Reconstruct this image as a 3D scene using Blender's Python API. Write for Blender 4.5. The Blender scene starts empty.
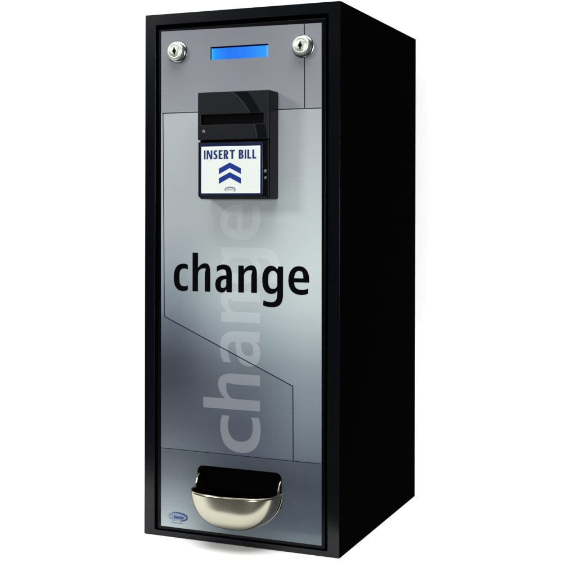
import bpy, bmesh, math
from mathutils import Vector, Matrix

sc = bpy.context.scene
COL = sc.collection
W, H, D = .2001, .5, .2409            # cabinet width, height, depth in metres
YAW = .396

# ------------------------------------------------------------------ helpers
def P(u, d, v):
    """mm from left edge, mm behind the front face (negative = proud of it), mm above ground -> local metres"""
    return (u * .001 - W / 2, d * .001 - D / 2, v * .001)

def link(name, bm, mat, parent=None, smooth=False):
    me = bpy.data.meshes.new(name)
    bmesh.ops.recalc_face_normals(bm, faces=bm.faces[:])
    bm.to_mesh(me); bm.free()
    return link_me(name, me, mat, parent, smooth)

def link_me(name, me, mat, parent=None, smooth=False):
    me.name = name
    me.materials.clear(); me.materials.append(mat)
    if smooth:
        for p in me.polygons: p.use_smooth = True
    o = bpy.data.objects.new(name, me); COL.objects.link(o)
    if parent: o.parent = parent
    return o

def bevel(o, w, seg=2, ang=30):
    m = o.modifiers.new('bevel', 'BEVEL'); m.width = w * .001; m.segments = seg
    m.limit_method = 'ANGLE'; m.angle_limit = math.radians(ang); m.harden_normals = False
    for p in o.data.polygons: p.use_smooth = True
    n = o.modifiers.new('wn', 'WEIGHTED_NORMAL'); n.keep_sharp = False
    return o

def add_box(bm, u0, u1, d0, d1, v0, v1):
    vs = [bm.verts.new(P(u, d, v)) for v in (v0, v1) for d in (d0, d1) for u in (u0, u1)]
    for f in ((0, 1, 3, 2), (4, 6, 7, 5), (0, 4, 5, 1), (1, 5, 7, 3), (3, 7, 6, 2), (2, 6, 4, 0)):
        bm.faces.new([vs[i] for i in f])

def box(name, u0, u1, d0, d1, v0, v1, mat, parent, bev=0, seg=2):
    bm = bmesh.new(); add_box(bm, u0, u1, d0, d1, v0, v1)
    o = link(name, bm, mat, parent)
    if bev: bevel(o, bev, seg)
    return o

def rrect(u0, u1, v0, v1, r, n=6):
    if r <= 0: return [(u0, v0), (u1, v0), (u1, v1), (u0, v1)]
    pts = []
    for cx, cy, a in ((u1 - r, v0 + r, -90), (u1 - r, v1 - r, 0), (u0 + r, v1 - r, 90), (u0 + r, v0 + r, 180)):
        for i in range(n + 1):
            t = math.radians(a + 90 * i / n)
            pts.append((cx + r * math.cos(t), cy + r * math.sin(t)))
    return pts

def curve_to_mesh(cu, name):
    o = bpy.data.objects.new('tmp', cu); COL.objects.link(o)
    dg = bpy.context.evaluated_depsgraph_get(); dg.update()
    me = bpy.data.meshes.new_from_object(o.evaluated_get(dg))
    bpy.data.objects.remove(o)
    me.name = name
    return me

def plate_mesh(name, loops, d_front, thick, bev=0):
    """filled outline (holes allowed) in the front plane, thick mm deep, front at d_front"""
    cu = bpy.data.curves.new(name, 'CURVE'); cu.dimensions = '2D'; cu.fill_mode = 'BOTH'
    cu.extrude = max(thick / 2 - bev, 0); cu.bevel_depth = bev; cu.bevel_resolution = 2
    if bev: cu.offset = -bev
    for lp in loops:
        s = cu.splines.new('POLY'); s.points.add(len(lp) - 1); s.use_cyclic_u = True
        for i, (a, b) in enumerate(lp): s.points[i].co = (a, b, 0, 1)
    me = curve_to_mesh(cu, name)
    for v in me.vertices:
        x, y, z = v.co
        v.co = P(x, d_front + thick / 2 - z, y)
    return me

def plate(name, loops, d_front, thick, mat, parent, bev=0):
    return link_me(name, plate_mesh(name, loops, d_front, thick, bev), mat, parent)

# letters drawn as outlines; units: x-height (or cap height) = 100, s = stem width, t = thin stroke, w = width
def cub(p0, p1, p2, p3, n=10):
    return [tuple((1 - k) ** 3 * a + 3 * (1 - k) ** 2 * k * b + 3 * (1 - k) * k * k * c + k ** 3 * d for a, b, c, d in zip(p0, p1, p2, p3))
            for k in [i / n for i in range(1, n + 1)]]
def path(*segs):
    out = [segs[0]]
    for g in segs[1:]:
        if len(g) == 3: out += cub(out[-1], *g)
        else: out.append(g)
    if (Vector(out[0]) - Vector(out[-1])).length < 1e-4: out.pop()
    return out
def letter(ch, w, s, t, desc=-48):
    T = 102 - t; c = .5 * (w + s) * 1.0
    if ch == 'c':
        return [path((w, 97), ((.9 * w, 100.5), (.82 * w, 102), (.70 * w, 102)), ((.24 * w, 102), (0, 82), (0, 49)), ((0, 16), (.22 * w, -2), (.66 * w, -2)),
                     ((.80 * w, -2), (.9 * w, 0), (w, 3)), (w, t + 2), ((.9 * w, t - 1), (.84 * w, t - 2), (.72 * w, t - 2)), ((.42 * w, t - 2), (s * 1.05, t + 12), (s * 1.05, 50)),
                     ((s * 1.05, T - 14), (.44 * w, T), (.73 * w, T)), ((.84 * w, T), (.9 * w, T - 1), (w, T - 4)))]
    if ch in 'hn':
        top = 139 if ch == 'h' else 100
        m = c + .01 * w
        p = path((0, 0), (s, 0), (s, 62), ((s + .01 * w, T - 5), (m - .17 * w, T), (m - .01 * w, T)), ((m + .16 * w, T), (w - s, T - 6), (w - s, 58)), (w - s, 0), (w, 0), (w, 65),
                 ((w, 92), (m + .24 * w, 102), (m + .06 * w, 102)), ((m - .14 * w, 102), (s + .09 * w, 94), (s, 85)))
        p += [(s, 139), (0, 139)] if ch == 'h' else [(s * .93, 100), (0, 100)]
        return [p]
    if ch == 'a':
        o = path((w, 0), (w - s * .92, 0), (w - s, 10), ((w - s - .06 * w, 3), (.53 * w, -2), (.39 * w, -2)), ((.15 * w, -2), (0, 9), (0, 28)), ((0, 50), (.22 * w, 62), (w - s, 62)),
                 (w - s, 67), ((w - s, T - 7), (.63 * w, T), (.47 * w, T)), ((.33 * w, T), (.2 * w, T - 4), (.09 * w, T - 9)), (.09 * w, T + t * .55),
                 ((.2 * w, 99), (.36 * w, 102), (.51 * w, 102)), ((.85 * w, 102), (w, 89), (w, 64)))
        h = path((w - s, 48), ((.45 * w, 48), (s, 42), (s, 29)), ((s, 19), (.33 * w, t - 3), (.45 * w, t - 3)), ((.62 * w, t - 3), (w - s, 22), (w - s, 34)))
        return [o, h]
    if ch == 'g':
        d = desc; ti = d + t
        o = path((w, 100), (w - .82 * s, 100), (w - s, 89), ((w - s - .06 * w, 97), (.56 * w, 102), (.43 * w, 102)), ((.16 * w, 102), (0, 82), (0, 50)), ((0, 18), (.16 * w, 0), (.42 * w, 0)),
                 ((.56 * w, 0), (.68 * w, 5), (w - s, 13)), (w - s, 2), ((w - s, ti + 9), (.64 * w, ti), (.42 * w, ti)), ((.3 * w, ti), (.18 * w, ti + 2), (.06 * w, ti + 6)), (.04 * w, d + 6),
                 ((.16 * w, d + 2), (.3 * w, d), (.44 * w, d)), ((.84 * w, d), (w, d + 14), (w, d + 50)))
        h = path((s, 50), ((s, 72), (.36 * w, T), (.52 * w, T)), ((.64 * w, T), (w - s, T - 9), (w - s, 66)), (w - s, 36), ((w - s, t + 7), (.64 * w, t), (.52 * w, t)), ((.36 * w, t), (s, 28), (s, 50)))
        return [o, h]
    if ch == 'e':
        o = path((w, 54), ((w, 84), (.8 * w, 102), (.52 * w, 102)), ((.2 * w, 102), (0, 82), (0, 49)), ((0, 15), (.24 * w, -2), (.60 * w, -2)), ((.74 * w, -2), (.86 * w, 0), (.95 * w, 4)),
                 (.95 * w, t + 4), ((.86 * w, t), (.76 * w, t - 2), (.64 * w, t - 2)), ((.40 * w, t - 2), (s, t + 6), (s, 43)), (w, 43))
        h = path((s, 58), ((s + .01 * w, 74), (.36 * w, T + 1), (.52 * w, T + 1)), ((.70 * w, T + 1), (w - s, 74), (w - s, 58)))
        return [o, h]
    if ch == 'I': return [[(0, 0), (s, 0), (s, 100), (0, 100)]]
    if ch == 'L': return [[(0, 0), (w, 0), (w, t), (s, t), (s, 100), (0, 100)]]
    if ch == 'T': a = (w - s) / 2; return [[(a, 0), (a + s, 0), (a + s, 100 - t), (w, 100 - t), (w, 100), (0, 100), (0, 100 - t), (a, 100 - t)]]
    if ch == 'E': return [[(0, 0), (w, 0), (w, t), (s, t), (s, 43), (.92 * w, 43), (.92 * w, 43 + t), (s, 43 + t), (s, 100 - t), (.97 * w, 100 - t), (.97 * w, 100), (0, 100)]]
    if ch == 'N': return [[(0, 0), (s * .9, 0), (s * .85, 68), (w - s * 1.15, 0), (w, 0), (w, 100), (w - s * .9, 100), (w - s * .85, 36), (s * 1.15, 100), (0, 100)]]
    if ch == 'S':
        return [path((0, 5), ((.12 * w, 0), (.26 * w, -2), (.42 * w, -2)), ((.8 * w, -2), (w, 10), (w, 29)), ((w, 48), (.82 * w, 54), (.6 * w, 60)), ((.4 * w, 65), (s * 1.15, 67), (s * 1.15, 74)),
                     ((s * 1.15, 82), (.42 * w, 86), (.56 * w, 86)), ((.7 * w, 86), (.82 * w, 84), (.9 * w, 81)), (.95 * w, 97), ((.84 * w, 100), (.7 * w, 102), (.56 * w, 102)),
                     ((.2 * w, 102), (.02 * w, 90), (.02 * w, 71)), ((.02 * w, 54), (.18 * w, 48), (.4 * w, 42)), ((.6 * w, 37), (w - s * 1.15, 34), (w - s * 1.15, 27)),
                     ((w - s * 1.15, 19), (.62 * w, 14), (.42 * w, 14)), ((.26 * w, 14), (.12 * w, 17), (.02 * w, 22)))]
    if ch == 'B':
        return [path((0, 0), (.45 * w, 0), ((.8 * w, 0), (w, 9), (w, 28)), ((w, 42), (.88 * w, 50), (.74 * w, 52)), ((.88 * w, 56), (.95 * w, 64), (.95 * w, 76)), ((.95 * w, 94), (.76 * w, 100), (.42 * w, 100)), (0, 100)),
                path((s, t - 1), (s, 44), (.45 * w, 44), ((.66 * w, 44), (w - s * 1.1, 38), (w - s * 1.1, 29)), ((w - s * 1.1, 18), (.62 * w, t - 1), (.45 * w, t - 1))),
                path((s, 59), (s, 86), (.42 * w, 86), ((.6 * w, 86), (.95 * w - s * 1.1, 82), (.95 * w - s * 1.1, 73)), ((.95 * w - s * 1.1, 64), (.6 * w, 59), (.42 * w, 59)))]
    if ch == 'R':
        return [path((0, 0), (s, 0), (s, 40), (.42 * w, 40), (w - s * 1.25, 0), (w, 0), (.67 * w, 43), ((.84 * w, 48), (.93 * w, 58), (.93 * w, 71)), ((.93 * w, 91), (.74 * w, 100), (.42 * w, 100)), (0, 100)),
                path((s, 54), (s, 86), (.40 * w, 86), ((.58 * w, 86), (.93 * w - s * 1.1, 82), (.93 * w - s * 1.1, 70)), ((.93 * w - s * 1.1, 59), (.58 * w, 54), (.40 * w, 54)))]

def join_meshes(name, mes, mat_, parent):
    bm = bmesh.new()
    for m_ in mes: bm.from_mesh(m_)
    return link(name, bm, mat_, parent)

def glyphs(name, items, d, mat_, parent, s, t, thick=.1, turn=False, desc=-48, xh=26.0):
    """items: (char, u0, u1, v0, v1) -- each letter drawn in its measured box"""
    mes = []
    for ch, u0, u1, v0, v1 in items:
        w = ((v1 - v0) if turn else (u1 - u0)) / xh * 100
        lps = letter(ch, w, s, t, desc)
        if turn: lps = [[(-y, x) for x, y in lp] for lp in lps]
        xs = [p[0] for lp in lps for p in lp]; ys = [p[1] for lp in lps for p in lp]
        ax, bx, ay, by = min(xs), max(xs), min(ys), max(ys)
        lps = [[(u0 + (x - ax) / (bx - ax) * (u1 - u0), v0 + (y - ay) / (by - ay) * (v1 - v0)) for x, y in lp] for lp in lps]
        mes.append(plate_mesh(name, lps, d, thick))
    return join_meshes(name, mes, mat_, parent)

def lathe(name, cu_, cv_, prof, mat, parent, seg=64, k=1):
    """revolve profile [(radius, depth mm proud)] about an axis normal to the front"""
    bm = bmesh.new(); rings = []
    for r, p in prof:
        r *= k
        rings.append([bm.verts.new(P(cu_ + r * math.cos(2 * math.pi * i / seg), -p, cv_ + r * math.sin(2 * math.pi * i / seg))) for i in range(seg)])
    for a, b in zip(rings, rings[1:]):
        for i in range(seg):
            bm.faces.new((a[i], a[(i + 1) % seg], b[(i + 1) % seg], b[i]))
    bm.faces.new(rings[-1])
    o = link(name, bm, mat, parent, True)
    m = o.modifiers.new('es', 'EDGE_SPLIT'); m.split_angle = math.radians(35)
    return o

def tube(name, pts, r, mat, parent, seg=10):
    bm = bmesh.new(); rings = []
    pts = [Vector(P(*p)) for p in pts]
    for i, p in enumerate(pts):
        t = (pts[min(i + 1, len(pts) - 1)] - pts[max(i - 1, 0)]).normalized()
        a = t.cross(Vector((0, .3, 1))).normalized(); b = t.cross(a)
        rings.append([bm.verts.new(p + r * .001 * (a * math.cos(2 * math.pi * k / seg) + b * math.sin(2 * math.pi * k / seg))) for k in range(seg)])
    for a, b in zip(rings, rings[1:]):
        for i in range(seg):
            bm.faces.new((a[i], a[(i + 1) % seg], b[(i + 1) % seg], b[i]))
    bm.faces.new(rings[0]); bm.faces.new(rings[-1])
    return link(name, bm, mat, parent, True)

# ------------------------------------------------------------------ materials
def lin(c):
    return tuple((x / 12.92 if x <= .04045 else ((x + .055) / 1.055) ** 2.4) for x in (k / 255 for k in c)) + (1,)

def mat(name, col, rough=.5, metal=0, spec=.5, emit=None, estr=0, bump=0, bscale=600, rvar=0, coat=0):
    m = bpy.data.materials.new(name); m.use_nodes = True
    nt = m.node_tree; b = nt.nodes['Principled BSDF']
    b.inputs['Base Color'].default_value = col if len(col) == 4 else tuple(col) + (1,)
    b.inputs['Roughness'].default_value = rough; b.inputs['Metallic'].default_value = metal
    b.inputs['Specular IOR Level'].default_value = spec; b.inputs['Coat Weight'].default_value = coat
    if emit: b.inputs['Emission Color'].default_value = emit; b.inputs['Emission Strength'].default_value = estr
    if bump or rvar:
        tc = nt.nodes.new('ShaderNodeTexCoord')
        n = nt.nodes.new('ShaderNodeTexNoise'); n.inputs['Scale'].default_value = bscale; n.inputs['Detail'].default_value = 4
        nt.links.new(tc.outputs['Object'], n.inputs['Vector'])
        if bump:
            bp = nt.nodes.new('ShaderNodeBump'); bp.inputs['Strength'].default_value = bump; bp.inputs['Distance'].default_value = .0004
            nt.links.new(n.outputs['Fac'], bp.inputs['Height']); nt.links.new(bp.outputs['Normal'], b.inputs['Normal'])
        if rvar:
            n2 = nt.nodes.new('ShaderNodeTexNoise'); n2.inputs['Scale'].default_value = 18; n2.inputs['Detail'].default_value = 5
            nt.links.new(tc.outputs['Object'], n2.inputs['Vector'])
            mr = nt.nodes.new('ShaderNodeMapRange')
            mr.inputs['To Min'].default_value = rough - rvar; mr.inputs['To Max'].default_value = rough + rvar
            nt.links.new(n2.outputs['Fac'], mr.inputs['Value']); nt.links.new(mr.outputs['Result'], b.inputs['Roughness'])
    return m

M_side = mat('matte_black_paint', (.0015, .0015, .0017), .95, spec=0.0)
M_flange = mat('satin_black_paint', (.0014, .0019, .0036), .2, spec=.32, bump=.05, bscale=900, rvar=.04)
M_gap = mat('black_recess', (.0012, .0012, .0014), .9, spec=.02)
M_door = mat('door_black', (.0010, .0012, .0018), .26, spec=.12)
M_ink = mat('black_ink', (.0012, .0012, .002), .6, spec=.03)
M_line = mat('line_ink', (.006, .007, .012), .5, spec=.2)
M_plastic = mat('dark_grey_plastic', (.0062, .007, .0105), .4, spec=.2, bump=.08, bscale=1500, rvar=.04)
M_bplastic = mat('black_plastic', (.001, .001, .0013), .35, spec=.09)
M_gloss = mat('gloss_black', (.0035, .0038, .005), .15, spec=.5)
M_bluefr = mat('blue_window_plastic', (.004, .010, .034), .25, spec=.4, emit=(.02, .07, .3, 1), estr=.05)
M_white = mat('white_label', (.74, .79, .75), .5, spec=.3)
M_wedge = mat('label_edge_painted_lit', (.84, .92, .97), .4, spec=.3)  # lit look of the label rim put in as a paler base colour
M_blue = mat('blue_ink', (.006, .032, .22), .5, spec=.2)
M_navy = mat('navy_ink', (.010, .028, .13), .5, spec=.2)
M_logo = mat('logo_blue_ink', (.022, .048, .125), .5, spec=.2)
M_logog = mat('logo_grey_ink', (.16, .20, .26), .5, spec=.2)
M_logof = mat('logo_fill_ink', (.17, .215, .32), .5, spec=.2)
M_logol = mat('logo_pale_ink', (.085, .115, .185), .5, spec=.2)
M_chrome = mat('lock_chrome', (.80, .82, .78), .16, metal=1, bump=.05, bscale=300)
M_plug = mat('brushed_nickel', (.64, .69, .60), .40, metal=.85, bump=.35, bscale=420)
M_dchrome = mat('lock_dark_chrome', (.36, .37, .37), .2, metal=1)
M_dim = mat('dull_button_metal', (.16, .17, .19), .5, metal=.8)
M_edge = mat('band_edge_highlight', (.022, .025, .032), .3, spec=.4)  # edge rib in paler plastic, imitating the gloss highlight line
M_key = mat('keyhole_black', (.002, .002, .002), .8, spec=0.05)
M_steel = mat('cup_steel', (.45, .435, .34), .22, metal=1, bump=.07, bscale=160, rvar=.05)
M_pocket = mat('pocket_metal', (.012, .011, .008), .5, spec=.4)
M_lcdwall = mat('display_recess_blue', (.002, .003, .03), .4)
M_wall = mat('backdrop_paper', (.735, .735, .735), .9, spec=0)
M_dark_sheet = mat('added_dark_sheet', (.02, .02, .022), .8, spec=.2)
M_paper = mat('white_paper', (.86, .86, .86), .9, spec=0)

# display: emitting blue with the backlight's own uneven glow
def lcd_mat():
    m = bpy.data.materials.new('display_backlight'); m.use_nodes = True
    nt = m.node_tree; b = nt.nodes['Principled BSDF']
    b.inputs['Base Color'].default_value = (.004, .01, .05, 1); b.inputs['Roughness'].default_value = .2
    tc = nt.nodes.new('ShaderNodeTexCoord'); sx = nt.nodes.new('ShaderNodeSeparateXYZ')
    nt.links.new(tc.outputs['Object'], sx.inputs[0])
    mr = nt.nodes.new('ShaderNodeMapRange'); mr.inputs['From Min'].default_value = -.030; mr.inputs['From Max'].default_value = .0295
    nt.links.new(sx.outputs['X'], mr.inputs['Value'])
    cr = nt.nodes.new('ShaderNodeValToRGB'); r = cr.color_ramp
    stops = [(0, (50, 190, 255)), (.07, (30, 145, 250)), (.3, (28, 115, 244)), (.6, (34, 128, 252)), (.93, (50, 155, 255)), (1, (120, 200, 255))]
    while len(r.elements) < len(stops): r.elements.new(.5)
    for e, (p, c) in zip(r.elements, stops): e.position = p; e.color = lin(c)
    nt.links.new(mr.outputs['Result'], cr.inputs['Fac'])
    nt.links.new(cr.outputs['Color'], b.inputs['Emission Color']); b.inputs['Emission Strength'].default_value = .98
    return m
M_lcd = lcd_mat()

# printed grey-blue decal: tonal fades by column and height, laid out in mm on the door
GAIN = 1.24
DECAL = {   # column u(mm): [(v mm, sRGB)]
    28: [(484, (118, 121, 128)), (440, (127, 131, 138)), (405.5, (136, 141, 147)), (404.5, (148, 154, 160)), (350, (150, 156, 161)), (300, (146, 153, 159)),
         (260, (130, 139, 147)), (225, (106, 116, 127)), (205, (88, 97, 109)), (170, (64, 70, 83)), (150, (59, 65, 78)), (110, (74, 81, 93)), (85, (88, 96, 107)),
         (82, (80, 88, 99)), (60, (98, 106, 116)), (30, (134, 145, 153)), (9, (164, 175, 179))],
    100: [(484, (114, 116, 124)), (440, (125, 128, 136)), (405.5, (136, 140, 147)), (404.5, (150, 154, 160)), (350, (155, 160, 165)), (300, (162, 171, 174)),
          (260, (167, 177, 179)), (225, (152, 162, 167)), (205, (134, 145, 154)), (170, (108, 118, 130)), (150, (92, 101, 114)), (110, (70, 78, 91)), (85, (72, 80, 93)),
          (82, (68, 76, 88)), (60, (64, 71, 84)), (30, (66, 76, 90)), (14, (88, 100, 110)), (9, (96, 108, 117))],
    172: [(484, (128, 130, 137)), (440, (134, 137, 144)), (405.5, (140, 144, 151)), (404.5, (148, 153, 160)), (350, (158, 165, 170)), (300, (168, 178, 180)),
          (260, (176, 187, 187)), (225, (168, 179, 181)), (205, (154, 167, 172)), (170, (136, 148, 156)), (150, (124, 136, 146)), (110, (104, 115, 127)), (85, (88, 98, 110)),
          (82, (74, 83, 96)), (60, (62, 70, 83)), (30, (60, 70, 83)), (20, (66, 77, 90)), (17, (84, 96, 106)), (9, (92, 104, 112))],
}
def decal_nodes(nt, add=None):
    """returns the colour socket of the printed artwork"""
    N = nt.nodes.new; L = nt.links.new
    tc = N('ShaderNodeTexCoord'); sx = N('ShaderNodeSeparateXYZ'); L(tc.outputs['Object'], sx.inputs[0])
    # gentle wobble so that the fades are not dead straight
    nz = N('ShaderNodeTexNoise'); nz.inputs['Scale'].default_value = 9; nz.inputs['Detail'].default_value = 2
    L(tc.outputs['Object'], nz.inputs['Vector'])
    zm = N('ShaderNodeMath'); zm.operation = 'MULTIPLY'; zm.inputs[1].default_value = 1 / .5; L(sx.outputs['Z'], zm.inputs[0])
    outs = []
    for u in (28, 100, 172):
        cr = N('ShaderNodeValToRGB'); r = cr.color_ramp; st = sorted((v / 500, c) for v, c in ((v_, tuple(k_ * (.82 if 35 < v_ < 84.1 else .86 if v_ < 84.1 else .9 if v_ > 405 else .92 if v_ < 172 else 1) for k_ in c_)) for v_, c_ in DECAL[u]))
        while len(r.elements) < len(st): r.elements.new(.5)
        for i, (p, c) in enumerate(st):
            r.elements[i].position = p; r.elements[i].color = tuple(k * GAIN * w_ for k, w_ in zip(lin(c)[:3], (1.0, 1.0, 1.0 if p > .81 else .975))) + (1,)
        L(zm.outputs[0], cr.inputs['Fac']); outs.append(cr.outputs['Color'])
    def mix(a, b, u0, u1):
        mr = N('ShaderNodeMapRange'); mr.interpolation_type = 'SMOOTHSTEP'
        mr.inputs['From Min'].default_value = u0 * .001 - W / 2; mr.inputs['From Max'].default_value = u1 * .001 - W / 2
        L(sx.outputs['X'], mr.inputs['Value'])
        mx = N('ShaderNodeMix'); mx.data_type = 'RGBA'; L(mr.outputs['Result'], mx.inputs['Factor'])
        L(a, mx.inputs[6]); L(b, mx.inputs[7]); return mx.outputs[2]
    c = mix(mix(outs[0], outs[1], 28, 100), outs[2], 100, 172)
    # the darker printed field below the diagonal line: z + .459*x < const, 20<u<155, 84<v
    def m(op, a, b):
        n = N('ShaderNodeMath'); n.operation = op
        for i, s in enumerate((a, b)):
            if isinstance(s, (int, float)): n.inputs[i].default_value = s
            else: L(s, n.inputs[i])
        return n.outputs[0]
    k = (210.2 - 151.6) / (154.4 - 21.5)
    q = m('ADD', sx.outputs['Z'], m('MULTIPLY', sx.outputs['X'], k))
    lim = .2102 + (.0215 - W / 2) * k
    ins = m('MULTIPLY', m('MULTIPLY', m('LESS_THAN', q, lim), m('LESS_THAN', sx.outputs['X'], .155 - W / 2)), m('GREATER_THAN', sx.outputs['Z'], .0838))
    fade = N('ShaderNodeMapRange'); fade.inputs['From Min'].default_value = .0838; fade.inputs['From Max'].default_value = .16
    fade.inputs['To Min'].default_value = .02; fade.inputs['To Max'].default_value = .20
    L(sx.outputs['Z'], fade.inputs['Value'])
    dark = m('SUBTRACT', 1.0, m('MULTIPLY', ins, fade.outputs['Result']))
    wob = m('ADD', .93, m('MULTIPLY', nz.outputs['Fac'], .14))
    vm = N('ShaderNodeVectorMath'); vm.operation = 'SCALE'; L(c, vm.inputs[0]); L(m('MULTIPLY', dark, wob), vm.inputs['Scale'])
    out = vm.outputs[0]
    if add:   # pale translucent overprint of the ghost word
        mx = N('ShaderNodeMix'); mx.data_type = 'RGBA'; mx.inputs['Factor'].default_value = add[0]
        L(out, mx.inputs[6]); mx.inputs[7].default_value = add[1]; out = mx.outputs[2]
    return out

def decal_mat(name, add=None):
    m = bpy.data.materials.new(name); m.use_nodes = True; nt = m.node_tree; b = nt.nodes['Principled BSDF']
    nt.links.new(decal_nodes(nt, add), b.inputs['Base Color'])
    b.inputs['Roughness'].default_value = .42; b.inputs['Specular IOR Level'].default_value = .35
    tc = nt.nodes.new('ShaderNodeTexCoord'); n = nt.nodes.new('ShaderNodeTexNoise'); n.inputs['Scale'].default_value = 1400
    nt.links.new(tc.outputs['Object'], n.inputs['Vector'])
    bp = nt.nodes.new('ShaderNodeBump'); bp.inputs['Strength'].default_value = .06; bp.inputs['Distance'].default_value = .0003
    nt.links.new(n.outputs['Fac'], bp.inputs['Height']); nt.links.new(bp.outputs['Normal'], b.inputs['Normal'])
    return m
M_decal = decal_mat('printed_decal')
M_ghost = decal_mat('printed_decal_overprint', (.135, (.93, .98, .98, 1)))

# ------------------------------------------------------------------ the machine
root = bpy.data.objects.new('change_machine', None); COL.objects.link(root)
ex = Vector((math.cos(YAW), -math.sin(YAW), 0)); ey = Vector((math.sin(YAW), math.cos(YAW), 0))
near = Vector((.0466, 1.0009, 0))
root.location = near - ex * (W / 2) + ey * (D / 2)
root.rotation_euler = (0, 0, -YAW)
root['label'] = 'tall black bill change machine with a grey printed front standing on white ground'
root['category'] = 'change machine'

WM, HM, DM = W * 1000, 500, D * 1000
FI = (11.2, 188.8, 5.2, 489.8)      # opening of the front frame

# cabinet shell behind the frame, open at the front
bm = bmesh.new()
add_box(bm, 0.0, 1.6, 1.8, DM, 0, HM); add_box(bm, WM - 1.6, WM, 1.8, DM, 0, HM)
add_box(bm, 1.6, WM - 1.6, 1.8, DM, HM - 1.6, HM); add_box(bm, 1.6, WM - 1.6, 1.8, DM, 0, 1.6)
add_box(bm, 1.6, WM - 1.6, DM - 1.6, DM, 1.6, HM - 1.6)
cabinet = link('cabinet', bm, M_side, root)
frame = plate('front_frame', [rrect(0, WM, 0, HM, .9, 3), rrect(*FI, 1.5, 3)], 0, 1.8, M_flange, root, bev=.2)
frame.data.materials.append(M_side)
for p in frame.data.polygons:
    if abs(p.normal.y) < .8 and p.center.x > W / 2 - .0008: p.material_index = 1
# inward return of the frame
bm = bmesh.new()
a, b, c, d = FI
add_box(bm, a - 1.2, a, 1.9, 16, c - 1.2, d + 1.2); add_box(bm, b, b + 1.2, 1.9, 16, c - 1.2, d + 1.2)
add_box(bm, a, b, 1.9, 16, c - 1.2, c); add_box(bm, a, b, 1.9, 16, d, d + 1.2)
add_box(bm, a - 1.2, b + 1.2, 16, 17, c - 1.2, d + 1.2)
link('frame_return', bm, M_gap, frame)

# door: black tray with rim, printed panel inset in it
DO = (14.3, 186.0, 6.6, 485.6); PA = (18.2, 182.4, 9.6, 481.8)
door = plate('door', [rrect(*DO, 1.5, 4), rrect(68, 131, 451.5, 467, .5, 2), rrect(56.4, 144.6, 30, 72.2, 6)], .6, 6, M_door, root, bev=.5)
LCD = (70.0, 129.3, 453.4, 465.7); OP = (57.2, 143.8, 36, 71.4)
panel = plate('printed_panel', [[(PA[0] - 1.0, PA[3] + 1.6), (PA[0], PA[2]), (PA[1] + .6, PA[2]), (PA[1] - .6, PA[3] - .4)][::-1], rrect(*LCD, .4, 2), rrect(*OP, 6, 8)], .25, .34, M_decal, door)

# hairlines printed on the panel
LT = .88
def seg(p, q, t=LT):
    p, q = Vector(p), Vector(q); n = (q - p).normalized(); s = Vector((-n.y, n.x)) * t / 2
    return [tuple(p - s), tuple(q - s), tuple(q + s), tuple(p + s)]
def lines(name, segs, d, mat_, parent):
    bm = bmesh.new()
    for i, s in enumerate(segs):
        dd = d - .012 * i
        f = bm.faces.new([bm.verts.new(P(x, dd, y)) for x, y in s])
    return link(name, bm, mat_, parent)
lines('hairline', [seg((18.4, 405.0), (181.9, 404.6)), seg((165.3, 481.4), (165.6, 404.9)), seg((19.4, 404.8), (21.4, 210.4), .9),
      seg((21.4, 210.4), (154.7, 151.7)), seg((154.7, 151.9), (155.2, 83.5)), seg((18.6, 84.2), (182.3, 83.3), .6)], .20, M_line, panel)

# big word across the panel and the pale word running up it
WORD = [('c', 31.4, 46.6, 235.2, 261.4), ('h', 51.6, 70.4, 235.4, 271.9), ('a', 75.6, 92.9, 235.0, 261.4),
        ('n', 99.5, 118.6, 235.6, 261.2), ('g', 123.9, 144.8, 223.0, 261.2), ('e', 150.0, 170.5, 235.2, 261.4)]
glyphs('lettering', WORD, .12, M_ink, panel, 22.5, 18.5, .12)
GH = [('c', 81.2, 122.6, 86.5, 120.2), ('h', 63.3, 121.9, 126.3, 159.6), ('a', 80.8, 122.4, 167.2, 199.4),
      ('n', 81.2, 121.9, 207.6, 237.0), ('g', 80.9, 141.6, 243.5, 277.5), ('e', 80.8, 122.4, 284.5, 317.5)]
glyphs('ghost_lettering', GH, .20, M_ghost, panel, 24, 20, .04, True, -48, 41)

# maker's mark, bottom left: pale globe, thick open oval, small slanted word and line below
def blob_text(u0, u1, v0, v1, n, slant):
    segs = []; w = (u1 - u0) / n
    for i in range(n):
        x = u0 + i * w; k = 1 if i == 0 else .8
        segs.append(seg((x + w * .3, v0), (x + w * .3 + slant, v0 + (v1 - v0) * k), w * .42))
        segs.append(seg((x + w * .1, v0 + (v1 - v0) * .45), (x + w, v0 + (v1 - v0) * .45), (v1 - v0) * .32))
    return segs
def arc_strip(cu_, cv_, ru, rv, a0, a1, t0, t1, n=24):
    out = []
    for i in range(n + 1):
        a = math.radians(a0 + (a1 - a0) * i / n); out.append((cu_ + ru * math.cos(a), cv_ + rv * math.sin(a)))
    res = []
    for i in range(n):
        t = t0 + (t1 - t0) * math.sin(math.pi * i / n)
        res.append(seg(out[i], out[i + 1], t))
    return res
logo = lines('emblem', [s for s in arc_strip(34.5, 19.9, 12.0, 4.1, 112, -66, .7, 1.6)], .23, M_logo, panel)
plate('emblem_fill', [[(30.5, 15.6)] + [(34.5 + 11.2 * math.cos(math.radians(a_)), 19.9 + 3.7 * math.sin(math.radians(a_))) for a_ in range(-80, 91, 10)] + [(30.5, 23.4)]], .235, .02, M_logof, logo)
lines('emblem_word', blob_text(32.2, 42.8, 18.0, 21.2, 6, .4) + [seg((32.6, 19.5), (42.6, 19.3), 1.1)], .20, M_logo, logo)
lines('emblem_globe', [seg((26.3 + abs(i - 2) * .4, 17.4 + i * 1.3), (31.0, 17.4 + i * 1.3), .55) for i in range(5)] , .22, M_logol, logo)
lines('emblem_caption', blob_text(29.5, 41.5, 13.6, 14.9, 9, .2), .22, M_logol, logo)

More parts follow.
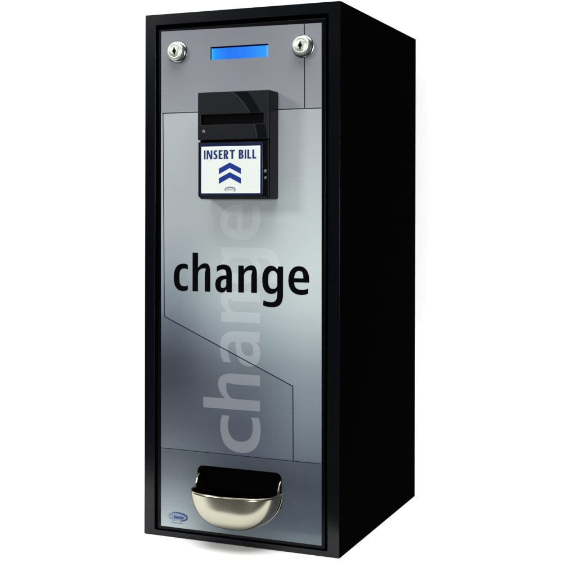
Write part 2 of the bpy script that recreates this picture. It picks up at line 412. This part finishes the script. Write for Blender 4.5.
# display
disp = plate('display', [rrect(69.2, 130.1, 452.6, 466.5, .5, 2), rrect(*LCD, .3, 2)], .45, 3.6, M_lcdwall, door)
box('screen', 69.6, 129.7, 3.0, 3.8, 453.0, 464.6, M_lcd, disp)

# locks
def lock(cu_, cv_, spin):
    o = lathe('lock', cu_, cv_, [(11.0, -.2), (11.0, .7), (10.4, 1.4), (9.6, 1.7), (9.1, 1.9), (9.1, 2.6), (9.9, 2.9), (9.9, 4.4), (9.2, 5.5), (8.0, 6.2), (6.6, 6.35), (6.4, 6.1), (5.9, 6.1), (5.7, 6.4), (2.2, 6.6)], M_dchrome, door, k=.91)
    lathe('lock_plug', cu_, cv_, [(9.6, 4.6), (9.5, 5.2), (8.9, 6.1), (7.9, 6.65), (6.4, 6.75), (6.1, 6.6), (5.7, 6.8), (3, 6.95)], M_plug, o, k=.91)
    lathe('washer', cu_, cv_, [(11.7, -.2), (11.7, .25), (10.9, .5)], M_dchrome, o, k=.91)
    pts = []
    for i in range(48):
        t = 2 * math.pi * (i + .5) / 48
        y = 3.7 * math.sin(t); x = .75 * math.copysign(abs(math.cos(t)) ** .5, math.cos(t))
        if abs(y) < 1.9: x = math.copysign(max(abs(x), math.sqrt(1.9 ** 2 - y * y)), x)
        ca, sa = math.cos(spin), math.sin(spin)
        pts.append((cu_ + x * ca - y * sa, cv_ + x * sa + y * ca))
    plate('keyhole', [pts], -7.15, .3, M_key, o)
    return o
lock(35.2, 462.9, .05); lock(163.9, 461.2, -.04)

# bill acceptor
acc = box('bill_acceptor', 69.8, 140.1, -21.0, .2, 322.2, 420.8, M_bplastic, door, bev=1.6, seg=3)
# chamfered lower lip
bm = bmesh.new()
prof = [(-21.05, 322.8), (-24.6, 325.0), (-24.6, 374.6), (-21.05, 374.6)]
l = [bm.verts.new(P(70.3 if i in (0,) else 70.0, d_, v_)) for i, (d_, v_) in enumerate(prof)]
r = [bm.verts.new(P(140.0, d_, v_)) for d_, v_ in prof]
bm.faces.new(l); bm.faces.new(r[::-1])
for i in range(4): bm.faces.new((l[i], r[i], r[(i + 1) % 4], l[(i + 1) % 4]))
low = link('lower_bezel', bm, M_bplastic, acc); bevel(low, .7, 2)
up = plate('upper_bezel', [rrect(69.9, 140.1, 376.4, 420.2, 1.2, 4), rrect(73.2, 136.0, 390.2, 399.6, .5, 2)], -25.2, 4.1, M_plastic, acc, bev=.5)
box('bill_slot', 74, 135.5, -22.2, -21.1, 390.6, 399.2, M_key, acc)
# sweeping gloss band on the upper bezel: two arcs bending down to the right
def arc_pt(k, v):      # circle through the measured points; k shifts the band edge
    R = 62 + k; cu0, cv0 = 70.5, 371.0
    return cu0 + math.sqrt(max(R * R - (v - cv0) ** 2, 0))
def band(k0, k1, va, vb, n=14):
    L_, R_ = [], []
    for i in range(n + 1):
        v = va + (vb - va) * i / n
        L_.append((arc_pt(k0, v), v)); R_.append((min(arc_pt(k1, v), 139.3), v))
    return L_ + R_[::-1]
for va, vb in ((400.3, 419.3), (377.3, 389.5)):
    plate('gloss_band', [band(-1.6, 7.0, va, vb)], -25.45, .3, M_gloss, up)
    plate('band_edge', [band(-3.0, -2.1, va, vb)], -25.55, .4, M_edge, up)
lathe('indicator', 76.2, 384.2, [(1.6, 25.1), (1.6, 25.6), (1.2, 25.8)], M_dim, up, 20)
win = plate('label_window', [rrect(71.9, 135.3, 325.6, 373.4, .8, 3)], -25.2, .9, M_bluefr, low, bev=.25)
lab = plate('label', [rrect(73.9, 133.1, 327.6, 370.3, .3, 2)], -25.45, .3, M_wedge, win)
plate('label_sheet', [rrect(74.7, 132.3, 328.4, 369.4, .2, 2)], -25.52, .1, M_white, lab)
caps = [('I', 19), ('N', 70), ('S', 50), ('E', 48), ('R', 60), ('T', 62), (' ', 20), ('B', 58), ('I', 19), ('L', 46), ('L', 46)]
tot = sum(w_ for _, w_ in caps) + 13 * (len(caps) - 1); kx = 52.6 / tot; x = 76.6; items = []
for ch, w_ in caps:
    if ch != ' ': items.append((ch, x, x + w_ * kx, 358.7, 366.9))
    x += (w_ + 13) * kx
glyphs('lettering', items, -25.62, M_navy, lab, 22.5, 17, .08, xh=kx * 100)
for v0 in (344.9, 336.1):
    bm = bmesh.new()
    pts = [(91.8, v0), (102.9, v0 + 5.6), (114.1, v0), (114.1, v0 + 5.2), (102.9, v0 + 10.6), (91.8, v0 + 5.2)]
    vs = [bm.verts.new(P(x, -25.6, y)) for x, y in pts]
    bm.faces.new((vs[0], vs[1], vs[4], vs[5])); bm.faces.new((vs[1], vs[2], vs[3], vs[4]))
    link('chevron', bm, M_blue, lab)
em = lines('emblem', arc_strip(103.2, 330.9, 5.2, 2.1, 225, -45, .7, 1.1, 20), -25.58, M_logog, lab)
lines('emblem_word', blob_text(100.3, 106.2, 330.2, 331.2, 5, .1), -25.58, M_logo, em)
lathe('latch', 138.0, 347.2, [(1.5, 24.4), (1.5, 25.4), (1.0, 25.9)], M_dim, low, 20)
lathe('latch', 138.0, 341.2, [(1.3, 24.4), (1.3, 25.2), (.9, 25.6)], M_dim, low, 20)

# coin opening: dark pocket behind the panel
bm = bmesh.new()
add_box(bm, 55.6, 56.9, 1.5, 40, 34, 73); add_box(bm, 144.1, 145.4, 1.5, 40, 34, 73)
add_box(bm, 56.9, 144.1, 1.5, 40, 71.8, 73); add_box(bm, 56.9, 144.1, 1.5, 40, 34, 35.2)
add_box(bm, 56.9, 144.1, 39, 40, 35.2, 71.8)
pocket = link('coin_pocket', bm, M_pocket, door)

# coin cup: half bowl, flat front bulging from the panel
A_, B_, P_, NN = 43.2, 35.5, 32.5, 3.1
CU, CV = 100.6, 52.6
def spow(x, p): return math.copysign(abs(x) ** p, x)
bm = bmesh.new(); NU, NV = 72, 28; grid = []
for j in range(NV + 1):
    lat = math.pi / 2 * j / NV            # 0 = rim, 90deg = bottom
    row = []
    for i in range(NU + 1):
        lon = math.pi * i / NU
        cz = math.sin(lat)
        wx = math.cos(lat) ** .96
        q = (cz - .32) / .68
        wy = (1 - q ** 2.5) ** (1 / 2.5) if q > 0 else 1      # fullest a third of the way down
        k = (abs(math.cos(lon)) ** NN + abs(math.sin(lon)) ** NN) ** (-1 / NN)
        cx = k * math.cos(lon) * wx
        cy = k * math.sin(lon) * wy
        row.append((cx, cy, cz))
    grid.append(row)
vg = []
for j, row in enumerate(grid):
    vg.append([bm.verts.new(P(CU + A_ * x, .1 - P_ * y, CV - B_ * z)) for x, y, z in row])
for j in range(NV):
    for i in range(NU):
        bm.faces.new((vg[j][i], vg[j][i + 1], vg[j + 1][i + 1], vg[j + 1][i]))
bmesh.ops.remove_doubles(bm, verts=bm.verts[:], dist=1e-6)
cup = link('coin_cup', bm, M_steel, door, True)
so = cup.modifiers.new('s', 'SOLIDIFY'); so.thickness = .0009; so.offset = -1
tube('cup_rim', [(CU + A_ * x * .995, .1 - P_ * y * .995, CV + .1 - (1.0 if .44 < i / NU < .60 else 0) * .5 * math.sin(math.pi * (i / NU - .44) / .16)) for i, (x, y, z) in enumerate(grid[0])], .45, M_steel, cup)
tube('cup_flange', [(CU + (A_ + .6) * math.cos(t), -.2, CV - (B_ + .6) * abs(math.sin(t)) ** (2 / 2.15)) for t in [math.pi * i / 60 for i in range(61)]], .4, M_steel, cup)
for s in (-1, 1):
    pts = []
    uu = CU + s * (A_ - 1.3)
    bm = bmesh.new(); prof = [(-6, 52), (9, 50), (9, 60)] + [(9 - 12 * math.sin(math.radians(a_)) , 60 + 7 - 7 * (math.sin(math.radians(a_)) ** 2)) for a_ in (20, 45, 70, 90)] + [(-5, 56)]
    va_ = [bm.verts.new(P(uu - .5, d_, v_)) for d_, v_ in prof]; vb_ = [bm.verts.new(P(uu + .5, d_, v_)) for d_, v_ in prof]
    bm.faces.new(va_); bm.faces.new(vb_[::-1])
    for i in range(len(prof)): bm.faces.new((va_[i], vb_[i], vb_[(i + 1) % len(prof)], va_[(i + 1) % len(prof)]))
    link('cup_ear', bm, M_steel, cup)

# ------------------------------------------------------------------ white sweep
YB, RS = 1.62, .16
def sheet(name, pts, x0, x1, smooth=True, mt=None):
    bm = bmesh.new(); prev = None
    for y, z in pts:
        cur = [bm.verts.new((x0, y, z)), bm.verts.new((x1, y, z))]
        if prev: bm.faces.new((prev[0], prev[1], cur[1], cur[0]))
        prev = cur
    o = link(name, bm, mt or M_paper, None, smooth); o['kind'] = 'structure'; return o
arc = [(YB - RS + RS * math.sin(math.radians(a_)), RS - RS * math.cos(math.radians(a_))) for a_ in range(0, 91, 5)]
sheet('floor', [(.935, 0)] + arc[:10], -1.5, 1.5)
g_ = sheet('ground', [(-3, -.012), (3, -.012)], -3, 3); g_.data.materials.clear(); g_.data.materials.append(M_dark_sheet)  # unseen dark sheet added beyond the floor edge, for the cup to reflect
sheet('backdrop', arc[9:] + [(YB, 2.2)], -1.5, 1.5, mt=M_wall)

# ------------------------------------------------------------------ lamps
def area(name, loc, target, sx_, sy_, power, col=(1, 1, 1)):
    l = bpy.data.lights.new(name, 'AREA'); l.shape = 'RECTANGLE'; l.size = sx_; l.size_y = sy_; l.energy = power; l.color = col
    o = bpy.data.objects.new(name, l); COL.objects.link(o); o.location = loc
    o.rotation_euler = (Vector(target) - Vector(loc)).to_track_quat('-Z', 'Y').to_euler(); return o
area('overhead_softbox', (.1, .80, 2.1), (.1, .92, 0), 2.0, 2.1, 104)
area('left_softbox', (-1.35, .42, 1.0), (0, 1.1, .4), .3, .3, 8.5, (1, .99, .96))
area('key_softbox', (-.30, -1.3, .36), (0, 1.3, .3), .3, .3, 24)

wd = bpy.data.worlds.new('World'); sc.world = wd; wd.use_nodes = True
bg = wd.node_tree.nodes['Background']; bg.inputs[0].default_value = (.9, .95, 1, 1); bg.inputs[1].default_value = .05

# ------------------------------------------------------------------ camera
cd = bpy.data.cameras.new('camera'); cam = bpy.data.objects.new('camera', cd); COL.objects.link(cam)
cd.sensor_width = 36; cd.lens = 1117.013 / 576 * 36; cd.shift_y = -(288 - 212.454) / 576
cd.clip_start = .01; cd.clip_end = 100
cam.matrix_world = Matrix.Translation((0, 0, .3102)) @ Matrix.Rotation(math.pi / 2, 4, 'X') @ Matrix.Rotation(.0022, 4, 'Z')
sc.camera = cam
sc.view_settings.view_transform = 'Standard'; sc.view_settings.look = 'None'
sc.view_settings.exposure = 0; sc.view_settings.gamma = 1; sc.view_settings.use_curve_mapping = False
sc.render.resolution_x = sc.render.resolution_y = 1024
